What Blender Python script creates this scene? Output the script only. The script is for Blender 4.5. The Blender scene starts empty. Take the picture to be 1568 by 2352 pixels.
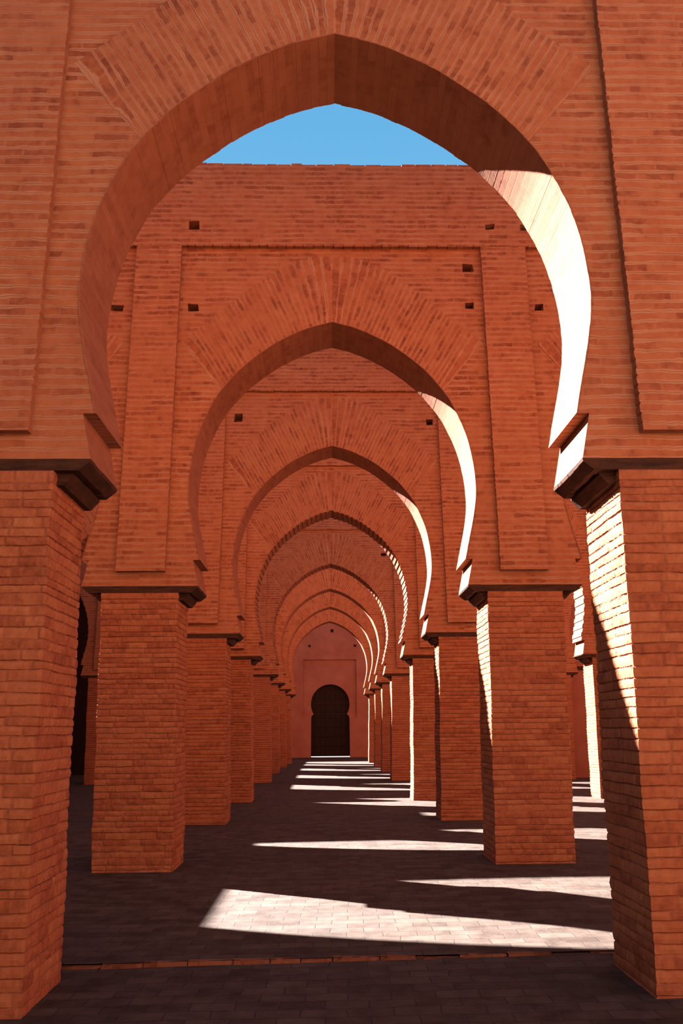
import bpy, math, random
import numpy as np
from mathutils import Vector, Matrix
from mathutils.geometry import delaunay_2d_cdt

# ------------------------------------------------------------ camera, sky, sun
S = bpy.context.scene
COL = S.collection
S.view_settings.view_transform = 'Standard'
S.view_settings.look = 'None'
S.view_settings.exposure = 0.0
S.view_settings.gamma = 1.0
S.view_settings.use_curve_mapping = False

F_PX, PITCH, YAW, ROLL, CAM_X, CAM_H = 1913.5, 0.2553, 0.0200, 0.0079, -0.1512, 1.6
cam_data = bpy.data.cameras.new('camera')
cam = bpy.data.objects.new('camera', cam_data)
COL.objects.link(cam)
cam_data.sensor_fit = 'VERTICAL'
cam_data.sensor_height = 24.0
cam_data.lens = F_PX / 2352 * 24.0
cam_data.clip_end = 400
cam.matrix_world = (Matrix.Translation((CAM_X, 0, CAM_H)) @ Matrix.Rotation(-YAW, 4, 'Z')
                    @ Matrix.Rotation(PITCH + math.pi / 2, 4, 'X') @ Matrix.Rotation(-ROLL, 4, 'Z'))
S.camera = cam

SUN_E, SKY_K = 102.0, 1.0
SUN_DIR = Vector((-1.03, 0.675, 1.0)).normalized()
sd = bpy.data.lights.new('sun', 'SUN')
sd.energy = SUN_E
sd.angle = math.radians(0.53)
sd.color = (1.0, 0.98, 0.97)
sun = bpy.data.objects.new('sun', sd)
sun.rotation_euler = SUN_DIR.to_track_quat('Z', 'Y').to_euler()
sun.location = (-20, 20, 30)
COL.objects.link(sun)

wd = bpy.data.worlds.new('sky')
S.world = wd
wd.use_nodes = True
nt = wd.node_tree
nt.nodes.clear()
wo = nt.nodes.new('ShaderNodeOutputWorld')
bg = nt.nodes.new('ShaderNodeBackground')
tc = nt.nodes.new('ShaderNodeTexCoord')
sx = nt.nodes.new('ShaderNodeSeparateXYZ')
rp = nt.nodes.new('ShaderNodeValToRGB')
nt.links.new(tc.outputs['Generated'], sx.inputs[0])
nt.links.new(sx.outputs['Z'], rp.inputs[0])
e = rp.color_ramp.elements
e[0].position = 0.0; e[0].color = (0.42, 0.62, 0.80, 1)
e[1].position = 1.0; e[1].color = (0.05, 0.25, 0.62, 1)
m_ = e.new(0.40); m_.color = (0.235, 0.565, 0.85, 1)
m_ = e.new(0.56); m_.color = (0.165, 0.505, 0.84, 1)
nt.links.new(rp.outputs[0], bg.inputs[0])
bg.inputs[1].default_value = SKY_K
nt.links.new(bg.outputs[0], wo.inputs[0])

# ------------------------------------------------------------ materials
def N(nt, t, **kw):
    n = nt.nodes.new(t)
    for k, v in kw.items():
        setattr(n, k, v)
    return n

def new_mat(name, rough=0.9):
    m = bpy.data.materials.new(name)
    m.use_nodes = True
    b = m.node_tree.nodes['Principled BSDF']
    b.inputs['Roughness'].default_value = rough
    b.inputs['Specular IOR Level'].default_value = 0.1
    return m, m.node_tree, b

def mixc(nt, fac, a, b, mode='MIX'):
    n = N(nt, 'ShaderNodeMix', data_type='RGBA', blend_type=mode)
    for s, v in ((n.inputs[0], fac), (n.inputs[6], a), (n.inputs[7], b)):
        if hasattr(v, 'is_linked') or hasattr(v, 'links'):
            nt.links.new(v, s)
        else:
            s.default_value = v
    return n.outputs[2]

def noise(nt, vec, scale, detail=4, rough=0.55):
    n = N(nt, 'ShaderNodeTexNoise')
    n.inputs['Scale'].default_value = scale
    n.inputs['Detail'].default_value = detail
    n.inputs['Roughness'].default_value = rough
    if vec is not None:
        nt.links.new(vec, n.inputs['Vector'])
    return n.outputs['Fac']

def ramp(nt, fac, stops):
    r = N(nt, 'ShaderNodeValToRGB')
    el = r.color_ramp.elements
    el[0].position, el[0].color = stops[0][0], stops[0][1]
    el[1].position, el[1].color = stops[-1][0], stops[-1][1]
    for p, c in stops[1:-1]:
        x = el.new(p); x.color = c
    nt.links.new(fac, r.inputs[0])
    return r.outputs[0]

def mathn(nt, op, a, b=0.0, c=None):
    n = N(nt, 'ShaderNodeMath', operation=op)
    for i, v in enumerate((a, b) if c is None else (a, b, c)):
        if hasattr(v, 'links'):
            nt.links.new(v, n.inputs[i])
        else:
            n.inputs[i].default_value = v
    return n.outputs[0]

def g1(v):
    return (v, v, v, 1)

BR_DARK = (0.115, 0.027, 0.013, 1)
BR_MID = (0.218, 0.067, 0.029, 1)
BR_LITE = (0.280, 0.108, 0.047, 1)
MORTAR = (0.315, 0.155, 0.090, 1)
PORE = (0.07, 0.022, 0.011, 1)

def brick_uv_material(name, mortar_size=0.016, mortar=MORTAR, width=0.29, row=0.078, bump=0.6, mort_mix=0.85, tones=(BR_DARK, BR_MID, BR_LITE), soft=0.55, band=0.72, cross=0.16, line=0.8, bvar=0.26):
    m, nt, b = new_mat(name)
    uv = N(nt, 'ShaderNodeUVMap').outputs[0]
    geo = N(nt, 'ShaderNodeNewGeometry')
    pos = geo.outputs['Position']
    wob = N(nt, 'ShaderNodeTexNoise')
    wob.inputs['Scale'].default_value = 2.3
    wob.inputs['Detail'].default_value = 3
    nt.links.new(pos, wob.inputs['Vector'])
    sub = N(nt, 'ShaderNodeVectorMath', operation='SUBTRACT')
    nt.links.new(wob.outputs['Color'], sub.inputs[0]); sub.inputs[1].default_value = (.5, .5, .5)
    sc = N(nt, 'ShaderNodeVectorMath', operation='SCALE')
    nt.links.new(sub.outputs[0], sc.inputs[0]); sc.inputs['Scale'].default_value = 0.045
    add = N(nt, 'ShaderNodeVectorMath', operation='ADD')
    nt.links.new(uv, add.inputs[0]); nt.links.new(sc.outputs[0], add.inputs[1])
    w2 = N(nt, 'ShaderNodeTexNoise')
    w2.inputs['Scale'].default_value = 16
    nt.links.new(pos, w2.inputs['Vector'])
    s2 = N(nt, 'ShaderNodeVectorMath', operation='SCALE')
    nt.links.new(w2.outputs['Color'], s2.inputs[0]); s2.inputs['Scale'].default_value = 0.02
    add2 = N(nt, 'ShaderNodeVectorMath', operation='ADD')
    nt.links.new(add.outputs[0], add2.inputs[0]); nt.links.new(s2.outputs[0], add2.inputs[1])
    br = N(nt, 'ShaderNodeTexBrick', offset=0.5, squash=1.0)
    nt.links.new(add2.outputs[0], br.inputs['Vector'])
    br.inputs['Color1'].default_value = g1(0.0)
    br.inputs['Color2'].default_value = g1(1.0)
    br.inputs['Mortar'].default_value = g1(0.5)
    br.inputs['Scale'].default_value = 1.0
    br.inputs['Mortar Size'].default_value = mortar_size
    br.inputs['Mortar Smooth'].default_value = soft
    br.inputs['Bias'].default_value = 0.0
    br.inputs['Brick Width'].default_value = width
    br.inputs['Row Height'].default_value = row
    n1 = noise(nt, pos, 9.0, 6, 0.6)
    n2 = noise(nt, pos, 1.1, 4, 0.6)
    n3 = noise(nt, pos, 60.0, 4, 0.6)
    tone = mathn(nt, 'ADD', mathn(nt, 'MULTIPLY', br.outputs['Color'], bvar), mathn(nt, 'MULTIPLY', n1, 0.70))
    col = ramp(nt, tone, [(0.25, tones[0]), (0.46, tones[1]), (0.78, tones[2])])
    mc = mixc(nt, n1, tuple(c * 0.86 for c in mortar[:3]) + (1,), mortar)
    # mortar flushes over the bricks in irregular smears
    sepv = N(nt, 'ShaderNodeSeparateXYZ'); nt.links.new(add2.outputs[0], sepv.inputs[0])
    ph = mathn(nt, 'FRACT', mathn(nt, 'MULTIPLY', sepv.outputs['Y'], 1.0 / row))
    dst = mathn(nt, 'ABSOLUTE', mathn(nt, 'SUBTRACT', ph, 0.5))               # 0.5 on the bed joint, 0 in the brick
    nb = noise(nt, pos, 5.0, 4, 0.6)
    edge = mathn(nt, 'SUBTRACT', 0.5 - band * 0.30, mathn(nt, 'MULTIPLY', mathn(nt, 'SUBTRACT', nb, 0.5), band * 0.55))
    bandf = mathn(nt, 'SMOOTH_MIN', 1.0, mathn(nt, 'MAXIMUM', 0.0, mathn(nt, 'MULTIPLY', mathn(nt, 'SUBTRACT', dst, edge), 12.0)), 0.1)
    linef = mathn(nt, 'MAXIMUM', 0.0, mathn(nt, 'MULTIPLY', mathn(nt, 'SUBTRACT', dst, 0.465), 28.0))
    fac = mathn(nt, 'MAXIMUM', mathn(nt, 'MULTIPLY', bandf, mort_mix), mathn(nt, 'MULTIPLY', br.outputs['Fac'], cross))
    fac = mathn(nt, 'MULTIPLY', fac, ramp(nt, noise(nt, pos, 3.2, 4), [(0.3, g1(0.45)), (0.62, g1(1.0))]))
    col = mixc(nt, fac, col, mc)
    col = mixc(nt, mathn(nt, 'MULTIPLY', mathn(nt, 'MULTIPLY', linef, line), ramp(nt, noise(nt, pos, 2.6, 3), [(0.42, g1(0.1)), (0.6, g1(1.0))])), col, PORE)
    col = mixc(nt, mathn(nt, 'MULTIPLY', ramp(nt, n2, [(0.35, g1(0)), (0.7, g1(1))]), 0.35), col, (0.250, 0.092, 0.048, 1))
    col = mixc(nt, mathn(nt, 'MULTIPLY', ramp(nt, n3, [(0.62, g1(0)), (0.80, g1(1))]), 0.5), col, PORE)
    nt.links.new(col, b.inputs['Base Color'])
    h = mathn(nt, 'SUBTRACT', mathn(nt, 'MULTIPLY', n1, 0.5), mathn(nt, 'MULTIPLY', mathn(nt, 'MAXIMUM', linef, mathn(nt, 'MULTIPLY', fac, 0.35)), 0.7))
    h = mathn(nt, 'ADD', h, mathn(nt, 'MULTIPLY', n3, 0.22))
    bp = N(nt, 'ShaderNodeBump')
    bp.inputs['Strength'].default_value = bump
    bp.inputs['Distance'].default_value = 0.012
    nt.links.new(h, bp.inputs['Height'])
    nt.links.new(bp.outputs[0], b.inputs['Normal'])
    return m

def brick_geo_material(name):
    """bricks modelled in the mesh; 'joint' and 'tone' attributes say where a joint is and how each brick was fired"""
    m, nt, b = new_mat(name)
    pos = N(nt, 'ShaderNodeNewGeometry').outputs['Position']
    aj = N(nt, 'ShaderNodeAttribute', attribute_name='joint').outputs['Fac']
    at = N(nt, 'ShaderNodeAttribute', attribute_name='tone').outputs['Fac']
    n1 = noise(nt, pos, 14.0, 6, 0.6)
    n3 = noise(nt, pos, 70.0, 4, 0.65)
    n2 = noise(nt, pos, 1.3, 4, 0.6)
    tone = mathn(nt, 'ADD', mathn(nt, 'MULTIPLY', at, 0.28), mathn(nt, 'MULTIPLY', n1, 0.72))
    col = ramp(nt, tone, [(0.2, BR_DARK), (0.48, BR_MID), (0.8, BR_LITE)])
    mc = (0.170, 0.056, 0.031, 1)
    col = mixc(nt, mathn(nt, 'MULTIPLY', aj, 0.7), col, mc)
    col = mixc(nt, mathn(nt, 'MULTIPLY', ramp(nt, n2, [(0.4, g1(0)), (0.75, g1(1))]), 0.4), col, (0.240, 0.080, 0.041, 1))
    col = mixc(nt, mathn(nt, 'MULTIPLY', ramp(nt, n3, [(0.62, g1(0)), (0.80, g1(1))]), 0.5), col, PORE)
    nt.links.new(col, b.inputs['Base Color'])
    h = mathn(nt, 'ADD', n1, mathn(nt, 'MULTIPLY', n3, 0.4))
    bp = N(nt, 'ShaderNodeBump')
    bp.inputs['Strength'].default_value = 0.55
    bp.inputs['Distance'].default_value = 0.010
    nt.links.new(h, bp.inputs['Height'])
    nt.links.new(bp.outputs[0], b.inputs['Normal'])
    return m

def plain_material(name, c0, c1, scale=3.0, bump=0.2, rough=0.9, stretch=(1, 1, 1), fine=40):
    m, nt, b = new_mat(name, rough)
    tcx = N(nt, 'ShaderNodeTexCoord').outputs['Object']
    mp = N(nt, 'ShaderNodeMapping')
    mp.inputs['Scale'].default_value = stretch
    nt.links.new(tcx, mp.inputs[0])
    n1 = noise(nt, mp.outputs[0], scale, 6, 0.6)
    n2 = noise(nt, mp.outputs[0], fine, 4, 0.6)
    t = mathn(nt, 'ADD', mathn(nt, 'MULTIPLY', n1, 0.75), mathn(nt, 'MULTIPLY', n2, 0.25))
    nt.links.new(ramp(nt, t, [(0.32, c0), (0.68, c1)]), b.inputs['Base Color'])
    bp = N(nt, 'ShaderNodeBump')
    bp.inputs['Strength'].default_value = bump
    bp.inputs['Distance'].default_value = 0.01
    nt.links.new(t, bp.inputs['Height'])
    nt.links.new(bp.outputs[0], b.inputs['Normal'])
    return m

def floor_material():
    m, nt, b = new_mat('paving', 0.8)
    tcx = N(nt, 'ShaderNodeTexCoord').outputs['Object']
    rot = N(nt, 'ShaderNodeMapping'); rot.inputs['Rotation'].default_value = (0, 0, math.radians(1.5))
    nt.links.new(tcx, rot.inputs[0])
    wob = N(nt, 'ShaderNodeTexNoise'); wob.inputs['Scale'].default_value = 1.7
    nt.links.new(tcx, wob.inputs['Vector'])
    sc = N(nt, 'ShaderNodeVectorMath', operation='SCALE'); sc.inputs['Scale'].default_value = 0.07
    nt.links.new(wob.outputs['Color'], sc.inputs[0])
    add = N(nt, 'ShaderNodeVectorMath', operation='ADD')
    nt.links.new(rot.outputs[0], add.inputs[0]); nt.links.new(sc.outputs[0], add.inputs[1])
    br = N(nt, 'ShaderNodeTexBrick', offset=0.5)
    nt.links.new(add.outputs[0], br.inputs['Vector'])
    br.inputs['Color1'].default_value = g1(0); br.inputs['Color2'].default_value = g1(1); br.inputs['Mortar'].default_value = g1(0.4)
    br.inputs['Scale'].default_value = 1.0
    br.inputs['Brick Width'].default_value = 0.27
    br.inputs['Row Height'].default_value = 0.150
    br.inputs['Mortar Size'].default_value = 0.006
    br.inputs['Mortar Smooth'].default_value = 0.5
    n1 = noise(nt, tcx, 5.0, 6, 0.65)
    n2 = noise(nt, tcx, 45.0, 5, 0.7)
    t = mathn(nt, 'ADD', mathn(nt, 'MULTIPLY', br.outputs['Color'], 0.20), mathn(nt, 'MULTIPLY', n1, 0.80))
    col = ramp(nt, t, [(0.34, FLOOR_C[0]), (0.50, FLOOR_C[1]), (0.68, FLOOR_C[2])])
    col = mixc(nt, mathn(nt, 'MULTIPLY', ramp(nt, n2, [(0.5, g1(0)), (0.75, g1(1))]), 0.6), col, FLOOR_C[2])
    col = mixc(nt, mathn(nt, 'MULTIPLY', br.outputs['Fac'], 0.55), col, FLOOR_C[3])
    vo = N(nt, 'ShaderNodeTexVoronoi'); vo.inputs['Scale'].default_value = 5.5
    nt.links.new(tcx, vo.inputs['Vector'])
    grit = ramp(nt, vo.outputs['Distance'], [(0.018, g1(1)), (0.03, g1(0))])
    col = mixc(nt, mathn(nt, 'MULTIPLY', grit, 0.8), col, (0.16, 0.13, 0.12, 1))
    nt.links.new(col, b.inputs['Base Color'])
    h = mathn(nt, 'SUBTRACT', mathn(nt, 'ADD', mathn(nt, 'MULTIPLY', n1, 0.7), mathn(nt, 'MULTIPLY', n2, 0.3)), mathn(nt, 'MULTIPLY', br.outputs['Fac'], 0.5))
    h = mathn(nt, 'ADD', h, mathn(nt, 'MULTIPLY', br.outputs['Color'], 0.25))
    bp = N(nt, 'ShaderNodeBump'); bp.inputs['Strength'].default_value = 0.5; bp.inputs['Distance'].default_value = 0.012
    nt.links.new(h, bp.inputs['Height']); nt.links.new(bp.outputs[0], b.inputs['Normal'])
    return m

FLOOR_C = ((0.022, 0.0130, 0.0095, 1), (0.038, 0.0245, 0.0188, 1), (0.056, 0.0375, 0.0288, 1), (0.017, 0.0105, 0.0080, 1))
M_WALL = brick_uv_material('brick_walling')
M_VOUS = brick_uv_material('brick_voussoirs', mortar_size=0.014, width=0.24, row=0.0705)
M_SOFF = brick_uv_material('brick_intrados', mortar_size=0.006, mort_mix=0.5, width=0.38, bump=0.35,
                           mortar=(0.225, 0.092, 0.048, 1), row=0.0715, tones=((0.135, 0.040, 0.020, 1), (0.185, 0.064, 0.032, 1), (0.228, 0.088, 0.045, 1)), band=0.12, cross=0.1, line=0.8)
M_PIER = brick_geo_material('brick_pier')
M_PLAS = plain_material('red_plaster', (0.185, 0.058, 0.036, 1), (0.255, 0.098, 0.062, 1), 1.1, 0.25)
M_WOOD = plain_material('dark_timber', (0.012, 0.005, 0.003, 1), (0.055, 0.020, 0.010, 1), 5.0, 0.5, 0.75, (1, 1, 6), 50)
M_SLAT = plain_material('brown_timber', (0.055, 0.020, 0.010, 1), (0.13, 0.050, 0.024, 1), 5.0, 0.5, 0.75, (1, 6, 6), 50)
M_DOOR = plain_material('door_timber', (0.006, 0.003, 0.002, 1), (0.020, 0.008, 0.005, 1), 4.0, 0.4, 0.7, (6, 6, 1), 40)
M_FLOOR = floor_material()
M_GROUND = plain_material('earth', (0.045, 0.034, 0.028, 1), (0.06, 0.047, 0.04, 1), 0.8, 0.3)
M_PALE = plain_material('pale_bounce', (0.22, 0.125, 0.078, 1), (0.28, 0.165, 0.105, 1), 1.0, 0.2)  # unseen surfaces only; pale tone chosen to bounce sunlight onto the near arcade
M_KERB = brick_uv_material('kerb_brick', tones=((0.06, 0.017, 0.009, 1), (0.125, 0.040, 0.019, 1), (0.17, 0.062, 0.030, 1)), mortar_size=0.004, width=0.30, row=0.2, mortar=(0.08, 0.025, 0.015, 1), bump=0.7, band=0.05, cross=1.0)

# ------------------------------------------------------------ mesh helpers
class MB:
    def __init__(s):
        s.v, s.f, s.uv, s.m = [], [], [], []
    def face(s, pts, uvs=None, mi=0):
        b = len(s.v)
        s.v.extend(pts)
        s.f.append(tuple(range(b, b + len(pts))))
        s.uv.append(uvs if uvs else [(p[0], p[2]) for p in pts])
        s.m.append(mi)
    def box(s, x0, x1, y0, y1, z0, z1, mi=0, jit=0.0, rnd=None):
        P = [[x, y, z] for z in (z0, z1) for y in (y0, y1) for x in (x0, x1)]
        if jit:
            for p in P:
                for i in range(3):
                    p[i] += rnd.uniform(-jit, jit)
        for q, ax in (((0, 1, 5, 4), 'y'), ((3, 2, 6, 7), 'y'), ((2, 0, 4, 6), 'x'), ((1, 3, 7, 5), 'x'), ((0, 2, 3, 1), 'z'), ((4, 5, 7, 6), 'z')):
            pts = [tuple(P[i]) for i in q]
            if ax == 'y': uv = [(p[0], p[2]) for p in pts]
            elif ax == 'x': uv = [(p[1], p[2]) for p in pts]
            else: uv = [(p[0], p[1]) for p in pts]
            s.face(pts, uv, mi)
    def build(s, name, mats, parent=None, merge=True, smooth=False):
        me = bpy.data.meshes.new(name)
        me.from_pydata(s.v, [], s.f)
        if not isinstance(mats, (list, tuple)): mats = [mats]
        for m in mats: me.materials.append(m)
        lay = me.uv_layers.new(name='UVMap')
        flat = [c for f in s.uv for uv in f for c in uv]
        lay.data.foreach_set('uv', flat)
        me.polygons.foreach_set('material_index', s.m)
        if smooth: me.polygons.foreach_set('use_smooth', [True] * len(s.f))
        me.update()
        o = bpy.data.objects.new(name, me)
        COL.objects.link(o)
        if parent: o.parent = parent
        return o

def empty(name, loc, label=None, cat=None, group=None, kind=None):
    o = bpy.data.objects.new(name, None)
    o.empty_display_size = 0.3
    COL.objects.link(o)
    o.location = loc
    return tag(o, label, cat, group, kind)

def tag(o, label=None, cat=None, group=None, kind=None):
    if label: o['label'] = label
    if cat: o['category'] = cat
    if group: o['group'] = group
    if kind: o['kind'] = kind
    return o

def inside(p, poly):
    x, y = p; c = False; n = len(poly)
    for i in range(n):
        x0, y0 = poly[i]; x1, y1 = poly[i - 1]
        if (y0 > y) != (y1 > y) and x < (x1 - x0) * (y - y0) / (y1 - y0) + x0:
            c = not c
    return c

def tri2d(outer, holes=()):
    pts, edges = [], []
    for loop in [outer] + list(holes):
        b = len(pts); pts += [Vector(p) for p in loop]
        edges += [(b + i, b + (i + 1) % len(loop)) for i in range(len(loop))]
    v, _, f, *_ = delaunay_2d_cdt(pts, edges, [], 0, 1e-6)
    out = []
    for t in f:
        c = ((v[t[0]][0] + v[t[1]][0] + v[t[2]][0]) / 3, (v[t[0]][1] + v[t[1]][1] + v[t[2]][1]) / 3)
        if inside(c, outer) and not any(inside(c, h) for h in holes):
            q = [(v[i][0], v[i][1]) for i in t]
            a = (q[1][0] - q[0][0]) * (q[2][1] - q[0][1]) - (q[1][1] - q[0][1]) * (q[2][0] - q[0][0])
            out.append(q if a > 0 else q[::-1])
    return out

def sheet(mb, outer, holes, y, front=True, mi=0, ou=0.0, ov=0.0):
    for t in tri2d(outer, holes):
        q = t if front else t[::-1]
        mb.face([(x, y, z) for x, z in q], [(x + ou, z + ov) for x, z in q], mi)

def putlog(mb, hx, hz, w, h, y, depth, rnd):
    """a rough square scaffold hole: returns its outline and adds the pocket behind it"""
    j = lambda: rnd.uniform(-0.012, 0.012)
    lo = [(hx - w / 2 + j(), hz - h / 2 + j()), (hx + w / 2 + j(), hz - h / 2 + j()), (hx + w / 2 + j(), hz + h / 2 + j()), (hx - w / 2 + j(), hz + h / 2 + j())]
    for i in range(4):
        a, b = lo[i], lo[(i + 1) % 4]
        mb.face([(a[0], y, a[1]), (a[0], y + depth, a[1]), (b[0], y + depth, b[1]), (b[0], y, b[1])][::-1])
    mb.face([(p[0], y + depth, p[1]) for p in lo])
    return lo

# ------------------------------------------------------------ the arch profile (right half, apex to springing)
CTRL = [(0, 7.02), (.30, 6.935), (.53, 6.835), (.83, 6.665), (1.165, 6.40), (1.36, 6.20), (1.56, 5.93), (1.68, 5.69), (1.80, 5.37),
        (1.87, 5.02), (1.895, 4.68), (1.875, 4.43), (1.82, 4.15), (1.77, 3.945), (1.715, 3.70)]
def dense(ctrl, n=24):
    P = [np.array(c, float) for c in ctrl]
    P = [2 * P[0] - P[1]] + P + [2 * P[-1] - P[-2]]
    out = []
    for i in range(1, len(P) - 2):
        for k in range(n):
            t = k / n
            a, b, c, d = P[i - 1:i + 3]
            out.append(0.5 * ((2 * b) + (-a + c) * t + (2 * a - 5 * b + 4 * c - d) * t * t + (-a + 3 * b - 3 * c + d) * t ** 3))
    out.append(P[-2])
    return np.array(out)
DENSE = dense(CTRL)
SEG = np.concatenate([[0], np.cumsum(np.hypot(*np.diff(DENSE, axis=0).T))])
LEN = SEG[-1]
def on_curve(s):
    return np.array([np.interp(s, SEG, DENSE[:, 0]), np.interp(s, SEG, DENSE[:, 1])])
S_FOOT = float(np.interp(-6.0, -DENSE[:, 1], SEG))          # where the fan of voussoirs meets the intrados
OUTER = [(0, 8.05), (.33, 8.03), (.69, 7.88), (1.2, 7.50), (1.6, 7.13), (2.09, 6.72)]
def fan_lean(x):
    return float(np.interp(x, [0, .15, .4, .8, 1.2, 1.62], [0, .22, .40, .50, .57, .65]))
def outer_hit(p, d):
    best = None
    for (x0, z0), (x1, z1) in zip(OUTER[:-1], OUTER[1:]):
        ex, ez = x1 - x0, z1 - z0
        den = d[0] * ez - d[1] * ex
        if abs(den) < 1e-9: continue
        t = ((x0 - p[0]) * ez - (z0 - p[1]) * ex) / den
        u = ((x0 - p[0]) * d[1] - (z0 - p[1]) * d[0]) / den
        if t > 0 and -0.001 <= u <= 1.001 and (best is None or t < best): best = t
    return best

HB, HS, HP, HTOP = 3.365, 3.70, 8.19, 9.53
LEFT_TOP = {1: 9.53, 2: 8.80, 3: 8.95, 4: 9.3}
HALF = 2.465                                                # half the bay
RELIEF = 0.08

def make_bay(parent, t, sxl, dz, dap, cx, rnd, holes=(), serr=0.0, step=0.07, width=1.0, halfl=HALF, halfr=HALF, ztop=HTOP):
    """one arch of an arcade: spandrel and back as one mesh, voussoirs and intrados as their own"""
    sxl = sxl * width
    nfan = 28
    nlow = max(8, int((LEN - S_FOOT) / step))
    sfan = np.linspace(0, S_FOOT, nfan + 1)
    slow = np.linspace(S_FOOT, LEN, nlow + 1)[1:]
    zt = lambda x, z: z + dz + dap * max(0.0, min(1.0, (z - 4.5) / 2.0))
    def side(sg):
        I = []
        for s in list(sfan) + list(slow):
            p = on_curve(s); I.append((sg * p[0] * sxl + cx, zt(p[0], p[1])))
        O = []
        for s in sfan:
            p = on_curve(s)
            if s == 0: q = np.array([0, OUTER[0][1]])
            elif s == sfan[-1]: q = np.array(OUTER[-1])
            else:
                d = np.array([fan_lean(p[0]), 1.0]); d /= np.hypot(*d)
                k = outer_hit(p, d); q = p + d * (k if k else 0.6)
            O.append((sg * q[0] * sxl + cx, zt(q[0], q[1])))
        return I, O
    IR, OR = side(1); IL, OL = side(-1)
    nR = (1.808 * sxl + cx, HS + dz); bR = (1.734 * sxl + cx, HB + dz)
    nL = (-1.808 * sxl + cx, HS + dz); bL = (-1.734 * sxl + cx, HB + dz)
    top = HP + 0.06 + dz
    x0, x1 = cx - halfl, cx + halfr
    # --- arch body: spandrel front, back, undersides
    mb = MB()
    outer = [(x0, HB + dz), bL, nL] + [IL[i] for i in range(len(IL) - 1, nfan, -1)] + [OL[-1] if False else IL[nfan]] + OL[::-1] + OR[1:] + [IR[nfan]] \
        + [IR[i] for i in range(nfan + 1, len(IR))] + [nR, bR, (x1, HB + dz), (x1, top), (x0, top)]
    hl = [putlog(mb, hx, hz, hw, hh, 0, 0.35, rnd) for hx, hz, hw, hh in holes]
    ou, ov = rnd.uniform(0, 9), rnd.uniform(0, 0.06)
    sheet(mb, outer, hl, 0.0, True, 0, ou, ov)
    backp = [(x0, HB + dz), bL, nL] + [IL[i] for i in range(len(IL) - 1, 0, -1)] + IR + [nR, bR, (x1, HB + dz), (x1, ztop + dz), (x0, ztop + dz)]
    sheet(mb, backp, [], t, False, 0, ou, ov)
    for (a, b_, fl) in ((bL, (x0, HB + dz), 0), ((x1, HB + dz), bR, 0)):
        mb.face([(a[0], 0, a[1]), (a[0], t, a[1]), (b_[0], t, b_[1]), (b_[0], 0, b_[1])], [(a[0], 0), (a[0], t), (b_[0], t), (b_[0], 0)])
    for sg, tip, n_, b_ in ((-1, IL[-1], nL, bL), (1, IR[-1], nR, bR)):
        q = [(tip[0], 0, tip[1]), (tip[0], t, tip[1]), (n_[0], t, n_[1]), (n_[0], 0, n_[1])]
        mb.face(q if sg > 0 else q[::-1], [(0, p[1]) for p in q])
        q = [(n_[0], 0, n_[1]), (n_[0], t, n_[1]), (b_[0], t, b_[1]), (b_[0], 0, b_[1])]
        q = q if sg > 0 else q[::-1]
        mb.face(q, [(p[1], p[2]) for p in q], 1)
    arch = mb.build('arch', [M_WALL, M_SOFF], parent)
    # --- voussoirs
    mb = MB()
    for sg, I, O in ((1, IR, OR), (-1, IL, OL)):
        for i in range(nfan):
            dy = -rnd.uniform(0.001, 0.007)
            a, b_, c, d = I[i], I[i + 1], O[i + 1], O[i]
            la = math.hypot(d[0] - a[0], d[1] - a[1]); lb = math.hypot(c[0] - b_[0], c[1] - b_[1])
            q = [(a[0], dy, a[1]), (b_[0], dy, b_[1]), (c[0], dy, c[1]), (d[0], dy, d[1])]
            uv = [(0, i * .0705), (0, (i + 1) * .0705), (lb, (i + 1) * .0705), (la, i * .0705)]
            if sg < 0: uv = [(u + 40, v + 5) for u, v in uv]
            q, uv = (q, uv) if sg > 0 else (q[::-1], uv[::-1])
            mb.face(q, uv)
            for p0, p1 in ((q[k], q[(k + 1) % 4]) for k in range(4)):       # thin edges of each voussoir row
                mb.face([p0, (p0[0], 0.0, p0[2]), (p1[0], 0.0, p1[2]), p1])
    mb.build('voussoirs', M_VOUS, arch)
    # --- intrados, one strip per brick course, each set a few millimetres in or out
    mb = MB()
    fr0 = -0.007
    for sg, I in ((1, IR), (-1, IL)):
        prev = None
        acc = 0.0
        for i in range(len(I) - 1):
            a, b_ = np.array(I[i]), np.array(I[i + 1])
            d = b_ - a; L = np.hypot(*d); d = d / L
            nrm = np.array([-d[1], d[0]]) * (-1 if sg > 0 else 1)            # towards the opening
            if nrm[1] > 0.2: nrm = -nrm
            if (nrm[0] * sg) > 0.2: nrm = -nrm
            off = (rnd.uniform(-0.0012, 0.0015) if i < nfan else rnd.uniform(-.0008, .0008)) + (serr if i % 2 else 0.0)
            yo = fr0 - rnd.uniform(0, 0.006)
            yb = t + rnd.uniform(0, 0.01)
            A = a + nrm * off; B = b_ + nrm * off
            q = [(A[0], yo, A[1]), (A[0], yb, A[1]), (B[0], yb, B[1]), (B[0], yo, B[1])]
            uv = [(0, acc), (t, acc), (t, acc + L), (0, acc + L)]
            if sg < 0: uv = [(u + 7, v + 2) for u, v in uv]
            acc += L
            if sg < 0: mb.face(q[::-1], uv[::-1])
            else: mb.face(q, uv)
            # front and back rims of the strip
            a2, b2 = a - nrm * 0.01, b_ - nrm * 0.01
            for y in (yo, yb):
                r = [(A[0], y, A[1]), (B[0], y, B[1]), (b2[0], y, b2[1]), (a2[0], y, a2[1])]
                mb.face(r if (sg > 0) == (y == yo) else r[::-1])
            if prev is not None:
                mb.face([(prev[0], yo, prev[1]), (prev[0], yb, prev[1]), (A[0], yb, A[1]), (A[0], yo, A[1])])
            prev = B
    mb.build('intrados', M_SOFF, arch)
    return arch

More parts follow.
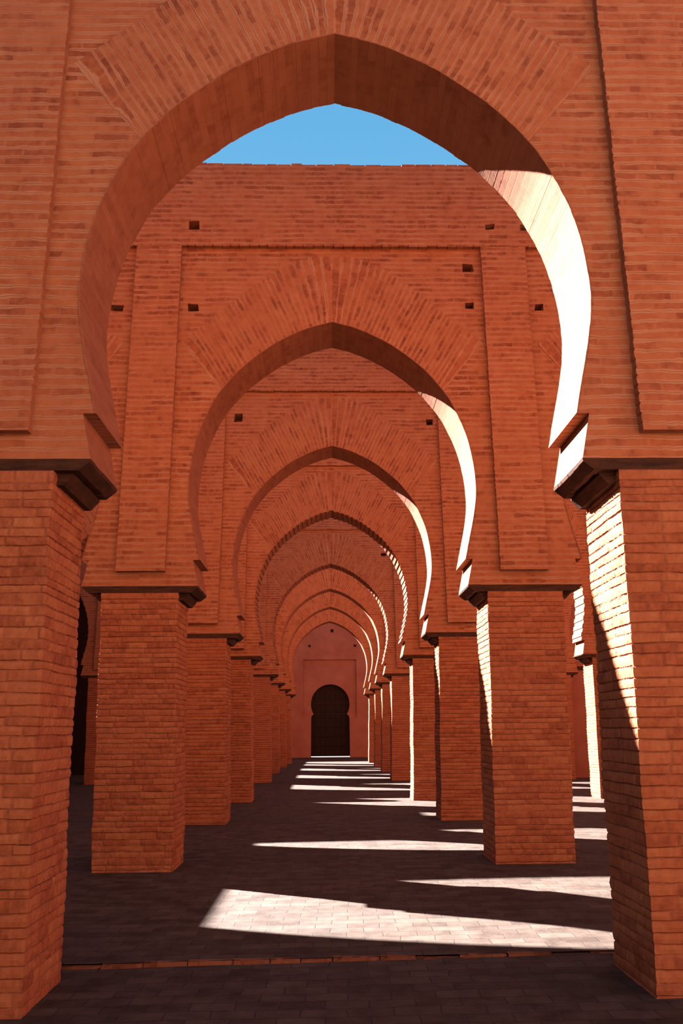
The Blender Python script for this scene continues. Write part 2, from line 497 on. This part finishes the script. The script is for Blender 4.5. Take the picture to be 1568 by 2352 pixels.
def make_raised(parent, name, outline_left, outline_right, rnd, t_back=0.004, y_front=-RELIEF, holes=(), top_y=None):
    """a raised panel whose two sides run down in brick courses: lists of (x, z) from bottom to top"""
    mb = MB()
    poly = outline_left[::-1] + outline_right       # top-left .. bottom-left, bottom-right .. top-right
    hl = [putlog(mb, hx, hz, hw, hh, y_front, 0.4, rnd) for hx, hz, hw, hh in holes]
    ou = rnd.uniform(0, 9)
    sheet(mb, poly, hl, y_front, True, 0, ou, rnd.uniform(0, .06))
    n = len(poly)
    for i in range(n):
        a, b_ = poly[i], poly[(i + 1) % n]
        y1 = t_back
        horiz = abs(a[1] - b_[1]) < 0.03
        if top_y is not None and horiz and a[1] > HTOP - 0.1 + 0 and b_[1] > HTOP - 0.1: y1 = top_y
        q = [(a[0], y_front, a[1]), (a[0], y1, a[1]), (b_[0], y1, b_[1]), (b_[0], y_front, b_[1])]
        uv = [(p[1] + p[0], p[2]) for p in q] if not horiz else [(p[0], p[1]) for p in q]
        mb.face(q, uv)
    return mb.build(name, M_WALL, parent)

def course_side(x, z0, z1, rnd, amp=0.0045, out=1):
    pts = []; z = z0
    while z < z1 - 0.02:
        h = min(0.07 * rnd.uniform(0.85, 1.15), z1 - z)
        xo = x + rnd.uniform(-amp, amp)
        pts += [(xo, z + 0.012), (xo + 0.3 * amp * out, z + h * 0.5), (xo, z + h - 0.012), (x - out * amp * 1.2, z + h - 0.002)]
        z += h
    pts[0] = (pts[0][0], z0)
    pts.append((x, z1))
    return pts

# ------------------------------------------------------------ brick shafts
def make_shaft(name, parent, xb0, xb1, xt0, xt1, y0, y1, z0, z1, seed, ds=0.022, amp=1.0, rows=4, mat=None):
    """pier with every course and brick modelled in relief; the x sides may lean between bottom and top"""
    rs = np.random.RandomState(seed)
    W, T = xb1 - xb0, y1 - y0
    nx, ny = max(2, int(W / ds)), max(2, int(T / ds))
    P = []                                                   # perimeter: (side, u)
    for k in range(nx): P.append((0, k / nx))
    for k in range(ny): P.append((1, k / ny))
    for k in range(nx): P.append((2, k / nx))
    for k in range(ny): P.append((3, k / ny))
    side = np.array([p[0] for p in P]); u = np.array([p[1] for p in P])
    n = len(P)
    ux = np.where(side == 0, u, np.where(side == 1, 1.0, np.where(side == 2, 1 - u, 0.0)))
    uy = np.where(side == 0, 0.0, np.where(side == 1, u, np.where(side == 2, 1.0, 1 - u)))
    nxv = np.where(side == 1, 1.0, np.where(side == 3, -1.0, 0.0)); nyv = np.where(side == 0, -1.0, np.where(side == 2, 1.0, 0.0))
    for ci, (a, b) in ((0, (-.7, -.7)), (nx, (.7, -.7)), (nx + ny, (.7, .7)), (2 * nx + ny, (-.7, .7))):
        nxv[ci], nyv[ci] = a, b
    Ls = np.array([W, T, W, T])[side]
    verts, joint, tone, zs = [], [], [], []
    z = z0
    fr = [0.0, 0.11, 0.5, 0.89][:rows] if rows == 4 else [0.0, 0.5]
    low = np.zeros(n)
    while z < z1 - 0.03:
        h = min(0.066 * rs.uniform(0.78, 1.26), z1 - z)
        if z1 - (z + h) < 0.03: h = z1 - z
        brk = np.zeros(n); tn = np.zeros(n); vj = np.zeros(n)
        for s in range(4):
            idx = np.where(side == s)[0]
            L = Ls[idx[0]]
            cuts = [0.0, rs.uniform(0.10, 0.28)]
            while cuts[-1] < L: cuts.append(cuts[-1] + rs.uniform(0.14, 0.34))
            cuts = np.array(cuts)
            pos = u[idx] * L
            bi = np.searchsorted(cuts, pos, side='right')
            rb = rs.uniform(-1, 1, len(cuts) + 2); rt = rs.uniform(0, 1, len(cuts) + 2)
            brk[idx] = rb[bi]; tn[idx] = rt[bi]
            dist = np.min(np.abs(pos[:, None] - cuts[None, 1:-1]), axis=1) if len(cuts) > 2 else np.ones(len(idx))
            vj[idx] = (dist < 0.011).astype(float) if ds < 0.05 else 0
        wavy = np.convolve(np.tile(rs.uniform(-1, 1, n), 3), np.ones(9) / 5, 'same')[n:2 * n]
        cj = rs.uniform(-1, 1)
        lowf = 0.006 * (math.sin(z * 4.1 + seed) + 0.6 * math.sin(z * 9.7 + seed * 2.3))
        for f in fr:
            zz = z + f * h + 0.006 * wavy
            if f == 0.0:
                off = -0.008 + 0.002 * wavy + lowf + 0 * brk; jt = np.ones(n)
            else:
                off = lowf + 0.003 * brk + 0.0025 * cj + 0.003 * rs.uniform(-1, 1, n) + (0.003 if f == 0.5 else 0)
                off = off - vj * 0.006
                jt = vj * 0.55
            off = off * amp
            k = (z + f * h - z0) / (z1 - z0)
            xa = xb0 + (xt0 - xb0) * k; xb = xb1 + (xt1 - xb1) * k
            X = xa + (xb - xa) * ux + nxv * off; Y = y0 + T * uy + nyv * off
            verts.append(np.stack([X, Y, np.full(n, 0.0) + zz], 1)); joint.append(jt); tone.append(tn)
        z += h
    xa, xb = xt0, xt1
    verts.append(np.stack([xa + (xb - xa) * ux, y0 + T * uy, np.full(n, z1)], 1)); joint.append(np.ones(n)); tone.append(np.zeros(n))
    R = len(verts)
    V = np.concatenate(verts)
    faces = []
    for r in range(R - 1):
        a = r * n
        for k in range(n):
            k2 = (k + 1) % n
            faces.append((a + k, a + k2, a + n + k2, a + n + k))
    faces.append(tuple((R - 1) * n + k for k in range(n)))
    me = bpy.data.meshes.new(name)
    me.from_pydata(V.tolist(), [], faces)
    for nm, arr in (('joint', joint), ('tone', tone)):
        at = me.attributes.new(nm, 'FLOAT', 'POINT')
        at.data.foreach_set('value', np.concatenate(arr).astype(np.float32))
    me.materials.append(mat or M_PIER)
    me.update()
    o = bpy.data.objects.new(name, me)
    COL.objects.link(o)
    if parent: o.parent = parent
    return o

# ------------------------------------------------------------ the building
WALLS = [  # y, dx, da, dz, t, dap, floor left, floor right, tooth
    (0.38, -.06, 0, .04, .75, 0, 0, 0, 0),
    (5.5134, -.0634, -.0243, .0605, .758, -.0725, -.0378, .0374, 0),
    (10.5137, -.0515, -.0129, .0146, .791, .0282, .0018, .0510, 0),
    (15.6378, -.0154, -.0044, -.0174, .733, .0298, -.0062, .0225, 0),
    (20.4995, -.0015, -.0134, -.0227, .756, -.0054, -.0405, -.026, .018),
    (27.6749, .0134, .0064, -.0029, .735, .0036, -.0121, .0137, .014),
    (32.856, .0204, .0274, .0014, .739, .0031, .0130, .0286, 0),
    (37.9292, .0444, .0208, -.0022, .737, .0068, .0246, .0137, 0),
    (42.9175, .0536, .0004, -.0312, .738, .0064, -.0206, -.0115, 0),
]
END_Y = 51.5
AB, AT, WB, WT = 1.9066, 1.982, .9467, .9662
PITCH_X = 2 * HALF
ORD = ['', 'nearest', 'second', 'third', 'fourth', 'fifth', 'sixth', 'seventh', 'farthest']

FY = [-3] + [w[0] + .3 for w in WALLS[1:]] + [END_Y, 70]
FL = [-.038] + [w[6] for w in WALLS[1:]] + [0, 0]
FR = [.037] + [w[7] for w in WALLS[1:]] + [0, 0]
def floor_z(x, y):
    a, b = np.interp(y, FY, FL), np.interp(y, FY, FR)
    if y < 6.575: a, b = -.030, .032
    elif y < 10.6:
        k = (y - 6.575) / 4.0; a, b = .0 * (1 - k) + .0018 * k, .045 * (1 - k) + .051 * k
    k = (max(-1.95, min(1.95, x)) + 1.95) / 3.9
    return a * (1 - k) + b * k

def build_floor():
    mb = MB()
    xs = [-13.6, -10, -7, -4.5, -1.95, 0, 1.95, 4.5, 7, 10, 13.3]
    def strip(ys):
        for i in range(len(xs) - 1):
            for j in range(len(ys) - 1):
                q = [(xs[i], ys[j], floor_z(xs[i], ys[j])), (xs[i + 1], ys[j], floor_z(xs[i + 1], ys[j])),
                     (xs[i + 1], ys[j + 1], floor_z(xs[i + 1], ys[j + 1])), (xs[i], ys[j + 1], floor_z(xs[i], ys[j + 1]))]
                mb.face(q, [(p[0], p[1]) for p in q])
    strip([-1, 1, 3, 5, 6.5749])
    strip([6.5751, 8, 9.5, 11, 13, 15, 17, 19, 21, 24, 27, 30, 33, 36, 39, 42, 45, 48, 50, END_Y + .9])
    o = mb.build('floor', M_FLOOR)
    tag(o, 'worn brick paving of the aisle crossed by white patches of sunlight', 'floor', kind='structure')
    # the worn step: a row of bricks on edge whose nosing has crumbled away in places
    rnd = random.Random(5)
    mb = MB()
    x = -7.0
    while x < 7.0:
        w = rnd.uniform(0.20, 0.42)
        zl = floor_z(x, 6.5) - .02
        zt = floor_z(x, 6.7) + rnd.choice([0.004, 0.002, -0.004, -0.012, 0.003])
        yf = 6.545 + rnd.uniform(-0.008, 0.008)
        n = 5
        prev = None
        for k in range(n + 1):
            xx = x + (w - 0.006) * k / n
            chip = rnd.uniform(0, 0.010) + (rnd.choice([0.008, 0.02, 0.028]) if k in (0, n) else 0)
            cur = (xx, yf + rnd.uniform(-.003, .003), zt - chip)
            if prev:
                a, b = prev, cur
                mb.face([(a[0], a[1], zl), (b[0], b[1], zl), b, a], [(a[0], 0), (b[0], 0), (b[0], .05), (a[0], .05)])
                mb.face([a, b, (b[0], 6.60, zt), (a[0], 6.60, zt)], [(a[0], 0.05), (b[0], 0.05), (b[0], .1), (a[0], .1)])
            prev = cur
        x += w
    k = mb.build('kerb_step', M_KERB)
    tag(k, 'low chipped brick step running across the paving just beyond the nearest piers', 'step')

def build_pier(i, side, n, near_res):
    """i: arcade, side -1 left / +1 right, n: 0 beside the aisle, 1.. further out"""
    y, dx, da, dz, t = WALLS[i][:5]
    cx = side * (HALF + n * PITCH_X) + dx
    shift4 = -0.55 if (i == 4 and side > 0 and n == 1) else 0.0
    cx += shift4
    da_ = da if n == 0 else 0
    xi_t, xi_b = AT + da_ - HALF, AB + da_ - HALF             # inner faces relative to the pier centre
    xo_t, xo_b = xi_t + WT, xi_b + WB
    root = empty('brick_pier', (cx, y, 0))
    zb = -0.12
    HT = 3.2825 + dz
    def xx(a, b): return (a, b) if side > 0 else (-b, -a)
    b0, b1 = xx(xi_b, xo_b); t0, t1 = xx(xi_t, xo_t)
    seed = i * 50 + n * 7 + (3 if side > 0 else 0)
    ds, rows, amp = near_res
    make_shaft('shaft', root, b0, b1, t0, t1, 0.0, t, zb, HT - 0.002, seed, ds, amp, rows)
    rnd = random.Random(seed)
    ov = 0.25
    # timber frame on the pier head
    for yy0, yy1 in ((-0.004, 0.115), (t - .115, t + 0.004)):
        mb = MB()
        zt, zc = HB + dz - 0.001, HT - 0.002
        j = rnd.uniform(-.004, .004); ch = .08
        xa, xb = t0 - ov, t1 + ov
        ring = [(xa, zt), (xa + .006, zt - .022), (xa + ch, zc), (xb - ch, zc), (xb - .006, zt - .022), (xb, zt)]
        mb.face([(x, yy0 + j, z) for x, z in ring])
        mb.face([(x, yy1, z) for x, z in ring][::-1])
        for k in range(6):
            a, b_ = ring[k], ring[(k + 1) % 6]
            mb.face([(a[0], yy0 + j, a[1]), (a[0], yy1, a[1]), (b_[0], yy1, b_[1]), (b_[0], yy0 + j, b_[1])])
        mb.build('timber_beam', M_WOOD, root)
    for sg in (-1, 1):
        edge = t1 if sg > 0 else t0
        # slats bridging the overhang
        mb = MB()
        for k in range(6):
            ya = .12 + k * (t - .24) / 6
            xa, xb = sorted((edge - sg * .02, edge + sg * (ov - .05)))
            mb.box(xa, xb, ya + .006, ya + (t - .24) / 6 - .006, HB + dz - .05, HB + dz - .01 + rnd.uniform(-.004, .004), jit=.002, rnd=rnd)
        mb.build('slats', M_SLAT, root)
        mb = MB()
        k = 0; ya = .116
        while ya < t - .12:
            yb = min(t - .115, ya + rnd.uniform(.1, .22))
            if t - .115 - yb < .05: yb = t - .115
            zt = HB + dz - .003; zb2 = HT + .004 + rnd.uniform(-.005, .005); e = edge + sg * (ov + rnd.uniform(-.006, .003))
            ring = [(e, zt), (e - sg * .008, zt - .022), (e - sg * .08, zb2), (e - sg * .12, zb2), (e - sg * .12, zt)]
            if sg > 0: ring = ring[::-1]
            y0_, y1_ = ya + .003, yb - .003
            mb.face([(x, y0_, z) for x, z in ring]); mb.face([(x, y1_, z) for x, z in ring][::-1])
            for q in range(5):
                a, b_ = ring[q], ring[(q + 1) % 5]
                mb.face([(a[0], y0_, a[1]), (a[0], y1_, a[1]), (b_[0], y1_, b_[1]), (b_[0], y0_, b_[1])])
            ya = yb
        mb.build('edge_board', M_WOOD, root)
        mb = MB()
        e = edge + sg * .115
        ring = [(e, HT + .03), (e, HT - .018), (e - sg * .062, HT - .088), (edge - sg * .01, HT - .088), (edge - sg * .01, HT + .03)]
        if sg > 0: ring = ring[::-1]
        y0_, y1_ = .07, t + .012
        mb.face([(x, y0_, z) for x, z in ring]); mb.face([(x, y1_, z) for x, z in ring][::-1])
        for q in range(5):
            a, b_ = ring[q], ring[(q + 1) % 5]
            mb.face([(a[0], y0_, a[1]), (a[0], y1_, a[1]), (b_[0], y1_, b_[1]), (b_[0], y0_, b_[1])])
        mb.build('corbel_beam', M_WOOD, root)
    return root

def build_arcade(i):
    y, dx, da, dz, t, dap, fl, fr, serr = WALLS[i]
    root = empty('arcade' if i else 'wall_bounce', (dx, y, 0))
    rnd = random.Random(100 + i)
    H = {(2, 0): [(1.93, 7.91, .15, .13), (1.925, 7.32, .14, .10), (-1.925, 7.285, .14, .10)],
         (2, -1): [(-2.975, 7.275, .17, .09)], (2, 1): [(2.905, 7.30, .13, .10)],
         (3, 0): [(-1.86, 7.63, .17, .17), (1.945, 7.525, .13, .12)], (5, 0): [(1.81, 7.325, .17, .10)]}
    for n in (-2, -1, 0, 1, 2):
        w = 1.0; cx = n * PITCH_X; hl = hr = HALF
        if i == 4 and n == 1: w = 0.857; cx -= 0.275; hl, hr = HALF - .275, HALF - .275
        if n == -2: hl = HALF + .5
        if n == 2: hr = HALF + .5
        if i == 4 and n == 2: w = 1.0; hl = HALF + .55
        make_bay(root, t, 1 + (da / AT if n == 0 else 0), dz, dap if n == 0 else 0, cx, rnd, H.get((i, n), ()), serr,
                 0.07 if n == 0 else 0.1, w, hl, hr, LEFT_TOP.get(i, 9.3) if n < 0 else HTOP)
    # pilasters between the bays
    for k in range(-3, 3):
        cxp = HALF + k * PITCH_X
        if i == 4 and k == 1: cxp -= .55
        if k == 0: xb0, xb1, xt0, xt1 = 2.151 + da, 2.770 + da, 2.107, 2.738
        elif k == -1: xb0, xb1, xt0, xt1 = -2.770 - da, -2.151 - da, -2.738, -2.107
        else: xb0, xb1 = cxp - .31, cxp + .31; xt0, xt1 = xb0, xb1
        zb, zt = 3.546 + dz, HP + dz
        l = [(x + (xt0 - xb0) * (z - zb) / (zt - zb), z) for x, z in course_side(xb0, zb, zt, rnd, out=-1)]
        r = [(x + (xt1 - xb1) * (z - zb) / (zt - zb), z) for x, z in course_side(xb1, zb, zt, rnd, out=1)]
        make_raised(root, 'pilaster', l, r, rnd)
    # upper band: dentilled lower edge, broken top course
    x0, x1 = -2.5 * PITCH_X - .5, 2.5 * PITCH_X + .5
    low = []; x = x0
    while x < x1 - .05:
        w = min(rnd.uniform(.11, .15) if i < 5 else .5, x1 - x)
        zz = HP + dz + rnd.uniform(-.006, .006)
        low += [(x + .001, zz), (x + w - .007, zz), (x + w - .006, zz + .028), (x + w - .001, zz + .028)]
        x += w
    up = []; x = x0; droop = lambda xx: (HTOP if xx > -3.6 else LEFT_TOP.get(i, 9.3)) + dz - 0.012 * max(0.0, xx / 2.0)
    while x < x1 - .05:
        w = min(rnd.uniform(.13, .30), x1 - x)
        zz = droop(x) + rnd.uniform(-.012, .012) + (0.02 if rnd.random() < .12 else 0)
        up += [(x + .001, zz), (x + w - .016, zz), (x + w - .012, zz - .018), (x + w - .002, zz - .018)]
        x += w
    bh = {2: [(-1.95, 8.53, .16, .15), (2.26, 8.525, .14, .09), (2.76, 8.52, .14, .09)]}.get(i, [])
    mb = MB()
    hl = [putlog(mb, a, b_, c, d, -RELIEF, .4, rnd) for a, b_, c, d in bh]
    poly = low + up[::-1]
    sheet(mb, poly, hl, -RELIEF, True, 0, rnd.uniform(0, 9), rnd.uniform(0, .06))
    for lst, yb in ((low, 0.002), (up, t)):
        for a, b_ in zip(lst[:-1], lst[1:]):
            q = [(a[0], -RELIEF, a[1]), (a[0], yb, a[1]), (b_[0], yb, b_[1]), (b_[0], -RELIEF, b_[1])]
            mb.face(q if lst is low else q[::-1], [(p[0], p[1]) for p in q])
    zl = LEFT_TOP.get(i, 9.3) + dz
    mb.face([(-HALF, t, zl), (-3.6, t, zl), (-3.6, t, HTOP + dz), (-HALF, t, HTOP + dz)])
    mb.face([(-3.6, -RELIEF, zl), (-3.6, -RELIEF, HTOP + dz), (-3.6, t, HTOP + dz), (-3.6, t, zl)])
    mb.build('upper_band', M_WALL, root)
    return root

build_floor()
ARC_LABEL = {
    1: 'nearest brick arcade, its huge pointed horseshoe arch framing the whole view',
    2: 'second arcade from the camera, square holes around its arch, top edge against the sky',
    3: 'third brick arcade, seen whole inside the second arch, two square holes above it',
    4: 'fourth brick arcade, the nearer one with a saw-toothed edge of brick inside its arch',
    5: 'fifth brick arcade, saw-toothed arch with one small square hole on the right',
    6: 'sixth brick arcade, smooth arch seen just inside the farther saw-toothed arch',
    7: 'seventh brick arcade, last but one arch before the far doorway',
    8: 'farthest brick arcade, smallest arch directly framing the red plaster end wall',
}
for i in range(1, 9):
    a = build_arcade(i)
    tag(a, ARC_LABEL[i], 'arcade', 'brick arcades standing one behind another', 'thing')

PIER_EXTRA = {
    (1, -1, 0): 'large brick pier at the left edge, nearest the camera, orange glow on its inner face',
    (1, 1, 0): 'large brick pier at the right edge, nearest the camera, diagonal shadow across its sunlit side',
    (2, -1, 0): 'second brick pier on the left of the aisle, seen full height under dark timbers',
    (2, 1, 0): 'second brick pier on the right of the aisle, thin wedge of sunlight on its side',
    (3, -1, 0): 'third brick pier on the left of the aisle, half hidden behind the second',
    (3, 1, 0): 'third brick pier on the right of the aisle, just left of the second',
}
for i in range(1, 9):
    for side in (-1, 1):
        for n in (0, 1, 2):
            if i == 0 and n == 2: continue
            if n == 0 and i in (1, 2): res = (.02, 4, 1.0)
            elif n == 0 and i in (3, 4): res = (.05, 4, 1.1)
            elif n == 0 or (i in (4, 5) and n == 1): res = (.12, 2, 1.1)
            else: res = (.4, 2, 1.0)
            p = build_pier(i, side, n, res)
            sn = 'left' if side < 0 else 'right'
            if i == 0:
                tag(p, 'brick pier carrying the arcade behind the camera, on the %s%s' % (sn, '' if n == 0 else ' further out'), 'pier', kind='thing')
            else:
                if (i, side, n) in PIER_EXTRA: lab = PIER_EXTRA[(i, side, n)]
                elif n == 0: lab = '%s brick pier from the camera on the %s side of the aisle' % (ORD[i], sn)
                elif (i, side, n) == (4, 1, 1): lab = 'sunlit white sided pier seen in the gap between the two nearest right piers'
                elif (i, side, n) == (5, -1, 1): lab = 'dim brown pier in the gap between the two nearest left piers'
                else: lab = 'brick pier of the %s arcade, %s beyond the aisle pier on the %s' % (ORD[i], 'next' if n == 1 else 'second', sn)
                tag(p, lab, 'pier', 'brick piers flanking the aisle' if n == 0 else 'brick piers of the side aisles', 'thing')

# ------------------------------------------------------------ outer walls and roof of the left aisle
def slab(name, x0, x1, y0, y1, z0, z1, mat, label, cat):
    mb = MB(); mb.box(x0, x1, y0, y1, z0, z1)
    return tag(mb.build(name, mat), label, cat, kind='structure')
ROOF_X, ROOF_Z = -9.64, 8.25
slab('wall_bounce', -14.0, 14.0, -6.7, -6.0, -.2, 9.6, M_PALE, 'unseen pale wall added behind the camera to bounce sunlight', 'wall')  # added out of view to reflect sun onto the nearest arcade
slab('wall_left', -14.3, -13.6, -6, END_Y + .9, -.2, 9.6, M_PLAS, 'plastered side wall closing the dark left aisle', 'wall')
slab('wall_right', 13.3, 14.0, -6, END_Y + .9, -.2, 9.6, M_PLAS, 'plastered side wall beyond the right aisles', 'wall')
slab('ceiling', -13.6, ROOF_X, -3, END_Y, ROOF_Z - .35, ROOF_Z, M_WOOD, 'dark timber roof over the far left aisle', 'ceiling')
slab('wall_gable', -13.6, ROOF_X, 27.6, 28.0, ROOF_Z, 10.85, M_PLAS, 'plastered gable above the roof of the far left aisle', 'wall')
slab('wall_raised', -13.6, ROOF_X, 20.42, 25.7, ROOF_Z, 11.07, M_PLAS, 'raised plastered lantern above the roof of the far left aisle', 'wall')

slab('shade_panel', -11.7, -7.98, 33.05, 33.15, 0, 3.2, M_DOOR, 'near black panel standing in for the deep shade of the left aisle', 'door')  # black sheet added to paint the darkness of the left aisle
slab('shade_screen', -13.6, -7.98, 33.65, 33.85, -.1, 7.8, M_DOOR, 'dark screen added to blacken the roofed left aisle', 'wall')  # near-black backing, added so the gap on the left reads as shade
# end wall with its sunk panel and horseshoe doorway
def end_wall():
    mb = MB()
    Y = END_Y; cx = 0.11; r = 1.167; zc = 3.09
    neck = math.asin((zc - 2.49) / r)
    arcp = []
    for k in range(33):
        th = -neck + (math.pi + 2 * neck) * k / 32
        arcp.append((cx + r * math.cos(th), zc + r * math.sin(th)))
    jamb = [(1.05, 2.49), (1.11, 2.40), (1.15, 2.28)]
    rx0, rx1, rz0, rz1 = -1.54, 1.71, 2.28, 5.74
    fr = [(-13.6, -.1), (cx - 1.165, -.1), (cx - 1.15, rz0), (rx0, rz0), (rx0, rz1), (rx1, rz1), (rx1, rz0), (cx + 1.15, rz0), (cx + 1.165, -.1), (13.3, -.1), (13.3, 9.6), (-13.6, 9.6)]
    hs = [putlog(mb, 0.233, 7.48, .19, .19, Y, .4, random.Random(1)), putlog(mb, -1.158, 6.556, .15, .14, Y, .4, random.Random(2)), putlog(mb, 1.645, 6.566, .14, .14, Y, .4, random.Random(3))]
    sheet(mb, fr, hs, Y)
    D = Y + .13
    rec = [(rx0, rz0), (cx - 1.15, rz0), (cx - 1.11, 2.40)] + arcp[::-1] + [(cx + 1.11, 2.40), (cx + 1.15, rz0), (rx1, rz0), (rx1, rz1), (rx0, rz1)]
    sheet(mb, rec, [], D)
    for a, b in (((rx0, rz0), (rx0, rz1)), ((rx0, rz1), (rx1, rz1)), ((rx1, rz1), (rx1, rz0)), ((rx1, rz0), (cx + 1.15, rz0)), ((cx - 1.15, rz0), (rx0, rz0))):
        mb.face([(a[0], Y, a[1]), (b[0], Y, b[1]), (b[0], D, b[1]), (a[0], D, a[1])])
    ring = [(cx + 1.165, -.1), (cx + 1.15, rz0), (cx + 1.11, 2.40)] + arcp + [(cx - 1.11, 2.40), (cx - 1.15, rz0), (cx - 1.165, -.1)]
    for a, b in zip(ring[:-1], ring[1:]):
        y0 = D if min(a[1], b[1]) >= rz0 - .001 else Y
        mb.face([(a[0], y0, a[1]), (b[0], y0, b[1]), (b[0], Y + .8, b[1]), (a[0], Y + .8, a[1])])
    back = [(-13.6, -.1), (cx - 1.165, -.1), (cx - 1.15, rz0), (cx - 1.11, 2.40)] + arcp[::-1] + [(cx + 1.11, 2.40), (cx + 1.15, rz0), (cx + 1.165, -.1), (13.3, -.1), (13.3, 9.6), (-13.6, 9.6)]
    sheet(mb, back, [], Y + .8, False)
    mb.face([(-13.6, Y, 9.6), (13.3, Y, 9.6), (13.3, Y + .8, 9.6), (-13.6, Y + .8, 9.6)])
    tag(mb.build('wall_back', M_PLAS), 'red plaster end wall with a sunk panel around its horseshoe doorway', 'wall', kind='structure')
    # the double door
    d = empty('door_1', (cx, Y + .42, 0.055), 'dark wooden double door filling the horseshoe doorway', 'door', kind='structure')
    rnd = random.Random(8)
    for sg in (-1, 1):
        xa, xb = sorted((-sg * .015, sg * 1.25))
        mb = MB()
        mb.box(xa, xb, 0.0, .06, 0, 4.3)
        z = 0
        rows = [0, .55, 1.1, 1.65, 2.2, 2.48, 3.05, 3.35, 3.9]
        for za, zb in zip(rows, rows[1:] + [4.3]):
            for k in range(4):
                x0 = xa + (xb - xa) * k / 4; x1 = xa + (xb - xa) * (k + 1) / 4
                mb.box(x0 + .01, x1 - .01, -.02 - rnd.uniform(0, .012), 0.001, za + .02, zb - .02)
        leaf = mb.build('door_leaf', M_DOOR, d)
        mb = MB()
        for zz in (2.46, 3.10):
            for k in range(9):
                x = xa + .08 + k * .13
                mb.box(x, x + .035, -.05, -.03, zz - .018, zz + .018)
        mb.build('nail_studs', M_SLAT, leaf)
end_wall()

# plastered pier and board seen in the gap on the right
r9 = random.Random(9)
pp = empty('plastered_pier', (8.62, 28.5, 0), 'smooth orange plastered pier in the gap beside the second right pier', 'pier', kind='thing')
mb = MB()
mb.box(-.62, 0.02, 0, .9, -.1, 3.52, jit=.01, rnd=r9)
mb.build('shaft', M_PLAS, pp)
mb = MB()
mb.box(-.66, .10, -.06, .95, 3.60, 8.0, jit=.01, rnd=r9)
mb.box(-.66, .06, -.03, .92, 3.99, 4.03)
mb.build('upper_wall', M_PLAS, pp)
mb = MB()
mb.box(-.68, .06, -.08, .97, 3.51, 3.60, jit=.008, rnd=r9)
mb.build('timber_board', M_WOOD, pp)
bp_ = empty('brick_pier', (9.07, 28.6, 0), 'narrow dark brick pier right of the orange plastered pier', 'pier', 'brick piers of the side aisles', 'thing')
make_shaft('shaft', bp_, -.27, .27, -.25, .27, 0, .7, -.1, 4.0, 991, .12, 1.2, 2)

# ground outside
mb = MB()
mb.face([(-150, END_Y + .5, -.08), (150, END_Y + .5, -.08), (150, 250, -.08), (-150, 250, -.08)])
mb.face([(-150, -150, -.3), (150, -150, -.3), (150, END_Y + .9, -.3), (-150, END_Y + .9, -.3)])
mb.face([(-14, -6, -.06), (14, -6, -.06), (14, -.99, -.06), (-14, -.99, -.06)], mi=1)  # pale strip behind the camera, added for its bounced light
tag(mb.build('ground', [M_GROUND, M_PALE]), 'bare sunlit earth outside, showing as a bright line under the far door', 'ground', kind='structure')
